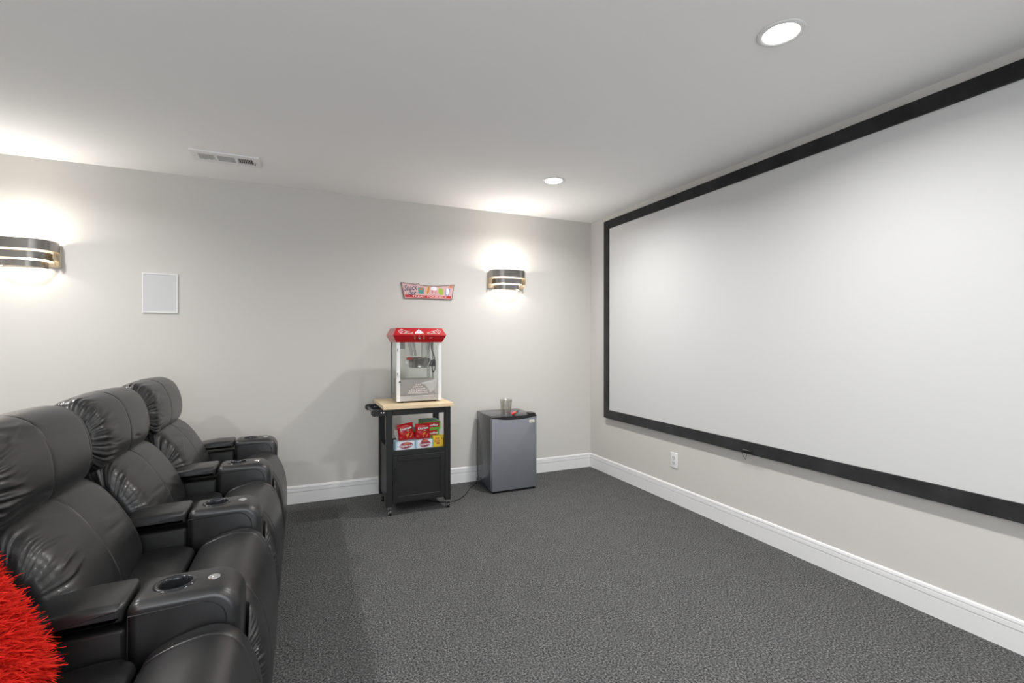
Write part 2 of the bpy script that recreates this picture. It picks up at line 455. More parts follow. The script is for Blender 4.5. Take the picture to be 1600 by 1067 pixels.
def band_outline(hw, depth, rc, n=10):
    """plan of a sconce band as an open polyline: wall, curved corner, flat front, corner, wall"""
    P = [(-hw, 0.0)]
    P.append((-hw, depth*0.25))
    for k in range(1, n+1):
        a = math.pi/2*k/n; P.append((-hw+rc*(1-math.cos(a)), depth*0.25+depth*0.75*math.sin(a)))
    for k in range(n, -1, -1):
        a = math.pi/2*k/n; P.append((hw-rc*(1-math.cos(a)), depth*0.25+depth*0.75*math.sin(a)))
    P.append((hw, 0.0))
    return P
def build_sconce(xc, label):
    t = thing('wall_sconce', label, 'wall lamp', (xc, YB, 1.93), 'stepped nickel wall sconces on the back wall')
    for hw, dep, rc, z0, z1 in ((0.192, 0.165, 0.115, 2.055, 2.128), (0.162, 0.148, 0.100, 1.992, 2.043), (0.130, 0.128, 0.085, 1.936, 1.982)):
        o = band_outline(hw, dep, rc); i = [(x, max(d-0.0025, 0)) if abs(abs(x)-hw) > 1e-6 else (x-math.copysign(0.0025, x), d) for x, d in o]
        V = []; F = []; n = len(o)
        for P, sg in ((o, 1), (i, 0)):
            for z in (z0, z1):
                for x, d in P: V.append((xc+x, YB-0.022-d, z))
        for k in range(n-1):
            F += [(k, k+1, n+k+1, n+k), (2*n+k+1, 2*n+k, 3*n+k, 3*n+k+1), (k+1, k, 2*n+k, 2*n+k+1), (n+k, n+k+1, 3*n+k+1, 3*n+k)]
        mb = link('metal_band', py(V, F), M_sconce, t, smooth=30)
        mb.data.materials.append(M_sconcein)
        for q in range(1, len(F), 4): mb.data.polygons[q].material_index = 1      # enamelled inside
    link('back_plate', boxes((xc-0.197, xc+0.197, YB-0.020, YB-0.0005, 1.950, 2.115), bevel=0.003), M_sconcein, t)
    dv = [(xc+x*0.975, YB-0.022-d*0.97) for x, d in band_outline(0.192, 0.165, 0.115)]
    link('added_light_baffle', prism(dv, 2.058, 2.061, axis='z'), M_sconcein, t)  # hidden shelf added to keep the upper lamp's light from leaking down
    for s in (-1, 1):
        xs = xc+s*0.187
        link('side_plate', prism([(YB-0.019, 1.952), (YB-0.070, 1.960), (YB-0.112, 2.004), (YB-0.112, 2.057), (YB-0.019, 2.057)], xs-0.0015, xs+0.0015, axis='x'), M_shade, t)
        for hw, z0, z1 in ((0.186, 2.060, 2.110), (0.156, 1.995, 2.040), (0.124, 1.940, 1.980)):
            link('band_bracket', boxes((xc+s*hw-0.003, xc+s*hw+0.003, YB-0.05, YB-0.018, z0, z1)), M_sconcein, t)
    link('bulb', lathe([(0.0, -0.045), (0.012, -0.04), (0.015, -0.02), (0.015, 0.02), (0.012, 0.04), (0.0, 0.045)], (xc, YB-0.085, 2.026), 16, axis='x'), M_bulb, t, smooth=60)
    # lamps inside: an upward reflector lamp angled off the wall, a bare glow above and a weaker one below
    def lamp(kind, e, dep, zz, rx=0.0):
        ld = bpy.data.lights.new('sconce_lamp', kind); ld.energy = SCONCE_W*e; ld.color = (1.0, 0.975, 0.935)
        if kind == 'AREA': ld.shape = 'DISK'; ld.size = 0.05
        else: ld.shadow_soft_size = 0.015
        lo = bpy.data.objects.new('sconce_lamp', ld); COL.objects.link(lo); lo.parent = t
        lo.location = (0, -dep, zz-1.93); lo.rotation_euler = (rx, 0, 0)
    lamp('AREA', 0.55, 0.100, 2.085, math.pi+0.75)
    lamp('POINT', 0.38, 0.135, 2.100)
    lamp('POINT', 0.36, 0.088, 1.990)
build_sconce(1.932, 'three-tier nickel wall sconce to the right of the red snack sign')
build_sconce(-1.808, 'three-tier nickel wall sconce cut off by the left edge, above the recliners')

def build_sign():
    y = YB-0.012
    P = [(0.860, 1.969), (0.930, 1.964), (1.000, 1.957), (1.015, 1.966), (1.028, 1.966), (1.036, 1.954), (1.10, 1.948), (1.20, 1.949), (1.30, 1.958), (1.386, 1.972), (1.360, 1.817), (0.891, 1.817)]
    t = thing('snack_sign', 'retro pink snack bar sign with red stripe above the popcorn machine', 'sign', (1.12, YB, 1.817))
    link('board', prism(P, y, YB-0.0005, axis='y'), flat('sign_edge', (0.16, 0.085, 0.07)), t)
    link('pink_face', prism(inset(P[::-1], 0.0075), y-0.0012, y, axis='y'), flat('sign_pink', (0.62, 0.40, 0.40), 0.5), t)
    yy = y-0.0016
    def pr(name, pts, col, k=0, par=t):
        return link(name, poly_print(pts, Matrix.Translation((0, yy-0.0003*k, 0)) @ Matrix.Rotation(math.pi/2, 4, 'X')), flat('print_%d_%d_%d' % tuple(int(c*255) for c in col), col), par)
    navy = (0.035, 0.075, 0.12)
    pr('red_stripe', [(0.902, 1.829), (1.348, 1.829), (1.352, 1.853), (0.897, 1.853)], (0.50, 0.012, 0.02))
    link('lettering_treat', text_mesh('TREAT YOURSELF', 0.335, 0.0150, face_front(1.135, yy-0.001, 1.841), bold=0.01), flat('print_cream', (0.85, 0.72, 0.66)), t)
    link('lettering_snack', text_mesh('Snack', 0.126, 0.056, face_front(0.953, yy-0.001, 1.923, 0, 0, 0.12), shear=0.30, bold=0.012), flat('print_navy', navy), t)
    link('lettering_bar', text_mesh('Bar', 0.080, 0.044, face_front(0.968, yy-0.001, 1.874, 0, 0, 0.10), shear=0.30, bold=0.012), flat('print_navy', navy), t)
    # five printed foods: nachos, hot dog, popcorn, pickle, drink
    teal, org, tan, ltan, wh, rd, gr, lb = (0.06, 0.27, 0.25), (0.45, 0.17, 0.05), (0.50, 0.20, 0.06), (0.72, 0.43, 0.20), (0.80, 0.80, 0.84), (0.50, 0.05, 0.06), (0.33, 0.45, 0.03), (0.20, 0.24, 0.50)
    p = pr('nachos_print', [(1.026, 1.868), (1.077, 1.866), (1.081, 1.925), (1.022, 1.926)], teal)
    pr('nachos_chip', [(1.034, 1.903), (1.070, 1.902), (1.062, 1.932), (1.050, 1.924), (1.042, 1.932)], org, 1, p)
    p = pr('hot_dog_print', ellipse(1.117, 1.902, 0.019, 0.043, rot=-0.22), ltan)
    pr('hot_dog_sausage', ellipse(1.122, 1.904, 0.010, 0.046, rot=-0.22), tan, 1, p)
    p = pr('popcorn_print', ellipse(1.178, 1.920, 0.030, 0.022), wh)
    pr('popcorn_tub', [(1.164, 1.862), (1.193, 1.861), (1.203, 1.905), (1.156, 1.906)], rd, 1, p)
    for k in range(3): pr('tub_stripe', [(1.169+k*0.009, 1.863), (1.173+k*0.009, 1.863), (1.173+k*0.011, 1.904), (1.168+k*0.011, 1.904)], wh, 2, p)
    pr('pickle_print', ellipse(1.247, 1.896, 0.023, 0.036, rot=0.30), gr)
    p = pr('drink_print', [(1.293, 1.862), (1.325, 1.858), (1.343, 1.925), (1.298, 1.932)], lb)
    pr('drink_cup', [(1.300, 1.874), (1.318, 1.860), (1.334, 1.905), (1.325, 1.928), (1.302, 1.930)], wh, 1, p)
    pr('corner_print', [(1.322, 1.936), (1.362, 1.932), (1.372, 1.960), (1.330, 1.953)], (0.55, 0.20, 0.10))
build_sign()

# ---------------------------------------------------------------- recliners
def sstep(a, b, x):
    t = np.clip((x-a)/(b-a), 0, 1); return t*t*(3-2*t)

def cushion(ctrl, y0, y1, seed, nt=10, ny=150, p=7.0, q=2.2, seams=(), seam_d=0.004, folds=26, fold_a=0.006,
            puff=0.0, clamp=None, fold_len=(0.12, 0.45), both=True, mid=0, fold_w=(0.006, 0.016), ruffle=None):
    """leather cushion: closed (x, z) profile swept along y, pillowed ends, stitched grooves and gathers"""
    r = np.random.default_rng(seed)
    P = spline(ctrl, nt, closed=True); n = len(P)
    seg = np.linalg.norm(np.roll(P, -1, 0)-P, axis=1); L = seg.sum(); tt = np.concatenate([[0], np.cumsum(seg)[:-1]])
    tg = np.roll(P, -1, 0)-np.roll(P, 1, 0); tg /= np.linalg.norm(tg, axis=1, keepdims=True)
    N = np.stack([tg[:, 1], -tg[:, 0]], 1)
    area = 0.5*np.sum(P[:, 0]*np.roll(P[:, 1], -1)-np.roll(P[:, 0], -1)*P[:, 1])
    if area < 0: N = -N
    c = P.mean(0)
    u = np.linspace(-1, 1, ny); s = np.sign(u)*(1-(1-np.abs(u))**1.25)
    hw = (y1-y0)/2; ym = (y0+y1)/2
    if seams:
        ex = np.array([-0.010, -0.007, -0.005, -0.0035, -0.002, -0.001, 0, 0.001, 0.002, 0.0035, 0.005, 0.007, 0.010])/hw
        s = np.unique(np.concatenate([s]+[sv+ex for sv in seams])); s = s[np.concatenate([[True], np.diff(s) > 1e-4])]
        if s[-1] < 1: s[-1] = 1.0
        ny = len(s)
    k = np.maximum(1-np.abs(s)**p, 0)**(1/q)
    SS, TT = np.meshgrid(s, tt, indexing='ij')
    D = puff*(1-SS**2)
    for sv in seams:
        D -= seam_d*np.exp(-((SS-sv)*hw/0.0024)**2)+0.0012*np.exp(-((SS-sv)*hw/0.012)**2)
    for end in ((-1, 1) if both else (-1,)):
        for _ in range(folds):
            t0 = r.uniform(0, L); w = r.uniform(*fold_w); ln = r.uniform(*fold_len); sl = r.uniform(-0.12, 0.12)
            a = fold_a*r.uniform(0.4, 1.0)*r.choice([-1, 1], p=[0.45, 0.55])
            e = 1-SS*end
            d = TT-t0-sl*e*hw+0.006*np.sin(e*9+t0*30); d = (d+L/2) % L-L/2
            D += a*np.exp(-(d/w)**2)*(1-sstep(ln*0.2, ln, e))*sstep(0, 0.04, e)
    if ruffle:
        e = 1-np.abs(SS)
        ph = 2*math.pi*(TT+0.006*np.sin(TT*37+seed)+0.05*e)/ruffle[1]
        D += ruffle[0]*np.sin(ph)*sstep(0.0, 0.03, e)*(1-sstep(0.06, 0.21, e))
    for _ in range(mid):       # soft diagonal creases across the face
        t0 = r.uniform(0, L); s0 = r.uniform(-0.7, 0.7); ang = r.uniform(-0.5, 0.5); ln = r.uniform(0.05, 0.13); w = r.uniform(0.006, 0.014)
        dy = (SS-s0)*hw; dt = (TT-t0+L/2) % L-L/2
        a_ = dy*math.cos(ang)+dt*math.sin(ang); b_ = -dy*math.sin(ang)+dt*math.cos(ang)
        D += r.choice([-1, 1])*0.0022*np.exp(-(a_/ln)**2-(b_/w)**2)
    X = c[0]+(P[:, 0]-c[0])[None]*k[:, None]+N[:, 0][None]*D*k[:, None]
    Z = c[1]+(P[:, 1]-c[1])[None]*k[:, None]+N[:, 1][None]*D*k[:, None]
    Y = np.repeat((ym+s*hw)[:, None], n, 1)
    if clamp: X, Y, Z = clamp(X, Y, Z)
    V = np.stack([X, Y, Z], 2).reshape(-1, 3)
    F = []
    for i in range(ny-1):
        for j in range(n):
            l = (j+1) % n; F.append((i*n+j, i*n+l, (i+1)*n+l, (i+1)*n+j))
    me = py(V, F)
    bm = bmesh.new(); bm.from_mesh(me); bpy.data.meshes.remove(me)
    bmesh.ops.remove_doubles(bm, verts=bm.verts, dist=1e-5)
    return bm_mesh(bm)

PITCH = 0.777
ARM_Y = [0.938+PITCH*k for k in range(5)]      # arm centre lines; ARM_Y[1] is the near arm in view
HEAD = [(-0.805, 0.862), (-0.768, 0.900), (-0.757, 0.965), (-0.768, 1.050), (-0.802, 1.128), (-0.860, 1.166), (-0.930, 1.158), (-0.985, 1.105), (-1.000, 1.010), (-0.970, 0.910), (-0.900, 0.862), (-0.850, 0.848)]
LUMB = [(-0.600, 0.525), (-0.592, 0.590), (-0.628, 0.690), (-0.688, 0.795), (-0.752, 0.868), (-0.820, 0.893), (-0.890, 0.865), (-0.905, 0.760), (-0.860, 0.620), (-0.780, 0.490), (-0.700, 0.462), (-0.635, 0.478)]
SEAT = [(-0.760, 0.400), (-0.765, 0.490), (-0.730, 0.530), (-0.600, 0.556), (-0.480, 0.567), (-0.425, 0.558), (-0.404, 0.528), (-0.402, 0.440), (-0.410, 0.395), (-0.590, 0.385)]
FRNT = [(-0.398, 0.445), (-0.397, 0.528), (-0.378, 0.562), (-0.310, 0.590), (-0.232, 0.600), (-0.172, 0.572), (-0.130, 0.497), (-0.105, 0.400), (-0.096, 0.290), (-0.098, 0.180), (-0.110, 0.110), (-0.150, 0.088), (-0.220, 0.100), (-0.300, 0.250), (-0.370, 0.360)]

def arm_parts(t, ya):
    """one arm console with cup holder, lid and piping, on centre line ya"""
    hw = 0.0865
    out = fillet([(-0.447, 0.05), (-0.172, 0.05), (-0.166, 0.690), (-0.447, 0.690)], [0.03, 0.03, 0.080, 0.032], 8)
    me = prism(out, ya-hw, ya+hw, r=0.024, seg=5)
    cut = lathe([(0, 0.585), (0.041, 0.585), (0.041, 0.75), (0, 0.75)], (-0.348, ya, 0), 40)
    a = bpy.data.objects.new('tmp_a', me); b = bpy.data.objects.new('tmp_b', cut); COL.objects.link(a); COL.objects.link(b)
    md = a.modifiers.new('cut', 'BOOLEAN'); md.operation = 'DIFFERENCE'; md.object = b; md.solver = 'EXACT'
    me2 = bpy.data.meshes.new_from_object(a.evaluated_get(bpy.context.evaluated_depsgraph_get()))
    bpy.data.objects.remove(a); bpy.data.objects.remove(b)
    arm = link('armrest', me2, M_leather, t, smooth=40)
    cup = link('cup_holder', lathe([(0.0, 0.588), (0.038, 0.588), (0.0395, 0.60), (0.0395, 0.685), (0.042, 0.6915), (0.047, 0.6945), (0.053, 0.6925), (0.055, 0.6895), (0.0405, 0.686), (0.0405, 0.587), (0, 0.587)], (-0.348, ya, 0), 40), M_cup, arm, smooth=50)
    cup['label'] = 'dark metal cup holder'
    bt = link('control_button', lathe([(0.0, 0.6935), (0.007, 0.6935), (0.008, 0.6925), (0.014, 0.6925), (0.0165, 0.6915), (0.0175, 0.6895)], (-0.247, ya, 0), 24), M_chrome, arm, smooth=40)
    bt['label'] = 'round chrome control button'
    o2 = fillet([(-0.715, 0.05), (-0.446, 0.05), (-0.446, 0.622), (-0.700, 0.612)], 0.012, 4)
    link('arm_body', prism(o2, ya-hw+0.008, ya+hw-0.008, r=0.012, seg=3), M_leather2, t, smooth=40)
    o3 = fillet([(-0.705, 0.634), (-0.450, 0.640), (-0.450, 0.694), (-0.560, 0.692), (-0.660, 0.680), (-0.712, 0.652)], [0.010, 0.008, 0.016, 0.10, 0.08, 0.012], 5)
    link('console_lid', prism(o3, ya-hw-0.002, ya+hw+0.002, r=0.018, seg=4), M_leather, t, smooth=45)
    # piping round the sides of the console front
    for s in (-1, 1):
        y = ya+s*(hw+0.0005)
        path = [(-0.440, y, 0.655)]+[(x, y, z) for x, z in fillet([(-0.440, 0.655), (-0.205, 0.662), (-0.196, 0.10)], [0, 0.062, 0], 8)[1:-1]]+[(-0.196, y, 0.45)]
        link('piping', tube(path, 0.0022, 6), M_thread, arm, smooth=60)
        link('piping', tube([(-0.440, y, 0.655), (-0.443, y, 0.10)], 0.0018, 6), M_thread, arm, smooth=60)

def t_clamp(yc):
    def f(X, Y, Z):
        wing = np.abs(Y-yc) > 0.297
        e = np.clip((np.abs(Y-yc)-0.297)/0.075, 0, 1)
        X = np.where(wing, np.maximum(X, -0.158), X)
        top = 0.540-0.12*e**1.4
        Z = np.where(wing & (Z > top), top+(Z-top)*0.12, Z)
        return X, Y, Z
    return f

def build_recliner(k, label):
    y0, y1 = ARM_Y[k], ARM_Y[k+1]; yc = (y0+y1)/2
    t = thing('recliner', label, 'recliner', (-0.5, yc, 0), 'row of black leather theatre recliners')
    a, b = y0+0.0865, y1-0.0865
    box('base', (-0.90, -0.16, a+0.001, b-0.001, 0.0, 0.385), M_leather2, t, bevel=0.01)
    sh = fillet([(-0.760, 0.06), (-0.720, 0.42), (-0.880, 0.86), (-0.985, 1.115), (-1.03, 1.12), (-1.045, 1.02), (-0.985, 0.60), (-0.960, 0.06)], 0.02, 4)
    link('back_shell', prism(sh, yc-0.345, yc+0.345, r=0.015, seg=3), M_leather2, t, smooth=45)
    link('seat_cushion', cushion(SEAT, a-0.004, b+0.004, 10+k, ny=90, p=16, seams=(), folds=10, fold_a=0.002), M_leather, t, smooth=75)
    link('footrest', cushion(FRNT, yc-0.383, yc+0.383, 30+k, nt=22, ny=190, p=10, q=2.0, seams=(-0.60, 0.60), seam_d=0.004, ruffle=(0.0045, 0.017), folds=60, fold_a=0.006, fold_w=(0.004, 0.008), fold_len=(0.08, 0.26), clamp=t_clamp(yc)), M_leather, t, smooth=75)
    link('backrest', cushion(LUMB, yc-0.335, yc+0.330, 50+k, nt=20, ny=200, p=13, q=2.4, seams=(-0.06, 0.80), seam_d=0.0045, folds=130, fold_a=0.0050, fold_w=(0.004, 0.010), puff=0.012, fold_len=(0.12, 0.75), both=False, mid=14), M_leather, t, smooth=80)
    link('headrest', cushion(HEAD, yc-0.352, yc+0.345, 70+k, nt=20, ny=200, p=16, q=2.4, seams=(-0.12, 0.80), seam_d=0.0045, folds=130, fold_a=0.0050, fold_w=(0.004, 0.010), puff=0.010, fold_len=(0.12, 0.70), both=False, mid=14), M_leather, t, smooth=80)
    if k == 0: arm_parts(t, y0)
    arm_parts(t, y1)
    return t
build_recliner(0, 'black leather recliner nearest the camera, under the red shaggy pillow')
build_recliner(1, 'second black leather recliner from the camera, its headrest cut by the left edge')
build_recliner(2, 'third black leather recliner from the camera, in the middle of the row')
build_recliner(3, 'black leather recliner at the far end of the row by the back wall')

def build_pillow():
    c = Vector((-0.690, 1.362, 0.775)); lean = 0.43; half = 0.205; th = 0.065
    R = Matrix.Rotation(-lean, 3, 'Y')          # local x = out of the seat back, y along the row, z up the back
    t = thing('throw_pillow', 'bright red shaggy throw pillow on the nearest recliner', 'pillow', tuple(c-Vector((0, 0, 0.2))))
    n = 28; V = []; F = []
    def pt(u, v, side):
        w = 1-0.06*(1-u*u)*v*v-0.0
        uu = u*(1-0.07*(1-v*v)*u*u); vv = v*(1-0.07*(1-u*u)*v*v)
        d = th*max(0, (1-u**4)*(1-v**4))**0.55*side
        return Vector((d, uu*half, vv*half))
    for side in (1, -1):
        b = len(V)
        for i in range(n+1):
            for j in range(n+1): V.append(R @ pt(-1+2*i/n, -1+2*j/n, side)+c)
        for i in range(n):
            for j in range(n):
                q = (b+i*(n+1)+j, b+(i+1)*(n+1)+j, b+(i+1)*(n+1)+j+1, b+i*(n+1)+j+1); F.append(q if side == 1 else q[::-1])
    me = py(V, F); bm = bmesh.new(); bm.from_mesh(me); bpy.data.meshes.remove(me)
    bmesh.ops.remove_doubles(bm, verts=bm.verts, dist=1e-5)
    link('pillow_cover', bm_mesh(bm), M_furbase, t, smooth=80)
    V = []; F = []; r = random.Random(3)
    for _ in range(9000):
        u, v = r.uniform(-1, 1), r.uniform(-1, 1); side = 1 if r.random() < 0.72 else -1
        if r.random() < 0.25:
            if r.random() < 0.5: u = math.copysign(r.uniform(0.93, 1), u)
            else: v = math.copysign(r.uniform(0.93, 1), v)
        p0 = pt(u, v, side); e = 0.02
        nrm = (pt(min(u+e, 1), v, side)-pt(max(u-e, -1), v, side)).cross(pt(u, min(v+e, 1), side)-pt(u, max(v-e, -1), side))*side
        nrm = nrm.normalized() if nrm.length > 1e-9 else Vector((side, 0, 0))
        d = (nrm+Vector((0, u, v))*0.5+Vector((r.gauss(0, .45), r.gauss(0, .45), r.gauss(0, .45)))).normalized()
        ln = r.uniform(0.022, 0.046); w = r.uniform(0.0018, 0.0040)
        sd = d.cross(Vector((r.gauss(0, 1), r.gauss(0, 1), r.gauss(0, 1)))).normalized()*w
        bend = Vector((r.gauss(0, .3), r.gauss(0, .3), r.gauss(0, .3)-0.35))
        b = len(V)
        for k in range(4):
            f = k/3; q = p0+d*ln*f+bend*ln*0.5*f*f
            wd = sd*(1.0-0.75*f)
            V += [R @ (q-wd)+c, R @ (q+wd)+c]
        for k in range(3): F.append((b+2*k, b+2*k+1, b+2*k+3, b+2*k+2))
    o = link('shag_fur', py(V, F), M_fur, t); o['kind'] = 'stuff'
build_pillow()

# ---------------------------------------------------------------- rolling cart
CZ = 0.895         # counter height
def build_cart():
    x0, x1, y0, y1 = 0.622, 1.156, 3.892, 4.315; lw = 0.048; zl0 = 0.072; zt = 0.866
    t = thing('rolling_cart', 'black rolling kitchen cart with a pale butcher block top', 'cart', ((x0+x1)/2, (y0+y1)/2, 0))
    # countertop: glued strips
    cx0, cx1, cy0, cy1 = 0.592, 1.172, 3.850, 4.385; n = 7; w = (cy1-cy0)/n
    for k in range(n):
        box('top_strip', (cx0, cx1, cy0+k*w, cy0+(k+1)*w-0.0006, zt, CZ), M_wood, t, bevel=0.0015, seg=1)
    for lx in (x0, x1-lw):
        for ly in (y0, y1-lw): box('leg', (lx, lx+lw, ly, ly+lw, zl0, zt), M_cartblack, t, bevel=0.002, seg=1)
    a, b = x0+lw, x1-lw
    d = box('drawer', (a+0.002, b-0.002, y0+0.004, y0+0.30, 0.812, 0.862), M_cartblack, t, bevel=0.002, seg=1)
    hx = (a+b)/2+0.01
    h = link('handle', join(boxes((hx-0.070, hx+0.070, y0-0.022, y0-0.014, 0.846, 0.853)), boxes((hx-0.068, hx-0.060, y0-0.016, y0+0.006, 0.846, 0.853)), boxes((hx+0.060, hx+0.068, y0-0.016, y0+0.006, 0.846, 0.853))), M_blackplastic, d)
    for s, xx in ((0, x0+0.006), (1, x1-0.026)):
        box('side_rail', (xx, xx+0.02, y0+lw, y1-lw, 0.806, zt), M_cartblack, t)
        box('side_panel', (xx+0.004, xx+0.014, y0+lw, y1-lw, 0.12, 0.545), M_cartblack, t)
    box('back_rail', (a, b, y1-0.03, y1-0.012, 0.826, zt), M_cartblack, t)
    box('back_panel', (a, b, y1-0.028, y1-0.016, 0.11, 0.545), M_cartblack, t)
    box('shelf', (x0+0.018, x1-0.018, y0+0.012, y1-0.03, 0.490, 0.505), M_cartblack, t)
    box('front_rail', (a, b, y0+0.003, y0+0.022, 0.482, 0.524), M_cartblack, t, bevel=0.0015, seg=1)
    box('bottom_panel', (x0+0.018, x1-0.018, y0+0.012, y1-0.03, 0.098, 0.113), M_cartblack, t)
    # shaker door
    dz0, dz1 = 0.108, 0.479; fw = 0.042; dy0, dy1 = y0+0.002, y0+0.020
    dr = link('door', boxes((a+0.002, a+fw, dy0, dy1, dz0, dz1), (b-fw, b-0.002, dy0, dy1, dz0, dz1), (a+fw, b-fw, dy0, dy1, dz0, dz0+fw), (a+fw, b-fw, dy0, dy1, dz1-fw, dz1), bevel=0.0015, seg=1), M_cartblack, t)
    box('door_panel', (a+fw-0.004, b-fw+0.004, dy0+0.009, dy0+0.015, dz0+fw-0.004, dz1-fw+0.004), M_cartblack, dr)
    link('handle', join(boxes((a+0.017, a+0.024, y0-0.022, y0-0.014, 0.275, 0.385)), boxes((a+0.017, a+0.024, y0-0.016, y0+0.004, 0.280, 0.287)), boxes((a+0.017, a+0.024, y0-0.016, y0+0.004, 0.373, 0.380))), M_blackplastic, dr)
    # towel bar on the left side
    for yy in (y0+0.006, y1-0.030):
        br = link('bar_bracket', prism(fillet([(0.506, 0.812), (x0+0.002, 0.812), (x0+0.002, 0.864), (0.506, 0.864)], [0.0255, 0, 0, 0.0255], 8), yy, yy+0.022, r=0.002, seg=1), M_cartblack, t, smooth=40)
        for q in (0.585, 0.605): link('bolt', lathe([(0, yy-0.002), (0.004, yy-0.0015), (0.005, yy+0.0005)], (q, 0, 0.838), 10, axis='y'), M_chrome, br)
    link('towel_bar', tube([(0.530, y0+0.02, 0.838), (0.530, y1-0.02, 0.838)], 0.011, 14), flat('bar_grey', (0.05, 0.05, 0.055), 0.3), t, smooth=60)
    # casters
    for lx in (x0+lw/2, x1-lw/2):
        for ly in (y0+lw/2, y1-lw/2):
            r = 0.0225; wy = ly; wx = lx+0.006
            fork = link('caster', join(boxes((lx-0.021, lx+0.021, ly-0.021, ly+0.021, 0.068, 0.072)), lathe([(0.013, 0.056), (0.016, 0.062), (0.016, 0.068)], (lx, ly, 0), 16), boxes((wx-0.017, wx-0.0145, ly-0.010, ly+0.010, 0.018, 0.060)), boxes((wx+0.0145, wx+0.017, ly-0.010, ly+0.010, 0.018, 0.060)), boxes((wx-0.017, wx+0.017, ly-0.010, ly+0.010, 0.056, 0.060))), M_chrome, t)
            link('wheel', lathe([(0.0, -0.012), (0.012, -0.012), (0.013, -0.0115), (0.020, -0.0115), (0.0225, -0.008), (0.0225, 0.008), (0.020, 0.0115), (0.013, 0.0115), (0.012, 0.012), (0.0, 0.012)], (wx, ly, 0.0226), 24, axis='x'), M_blackplastic, fork, smooth=40)
            link('wheel_hub', lathe([(0.0, -0.0135), (0.010, -0.013), (0.010, 0.013), (0.0, 0.0135)], (wx, ly, 0.0226), 16, axis='x'), M_white, fork, smooth=40)
build_cart()

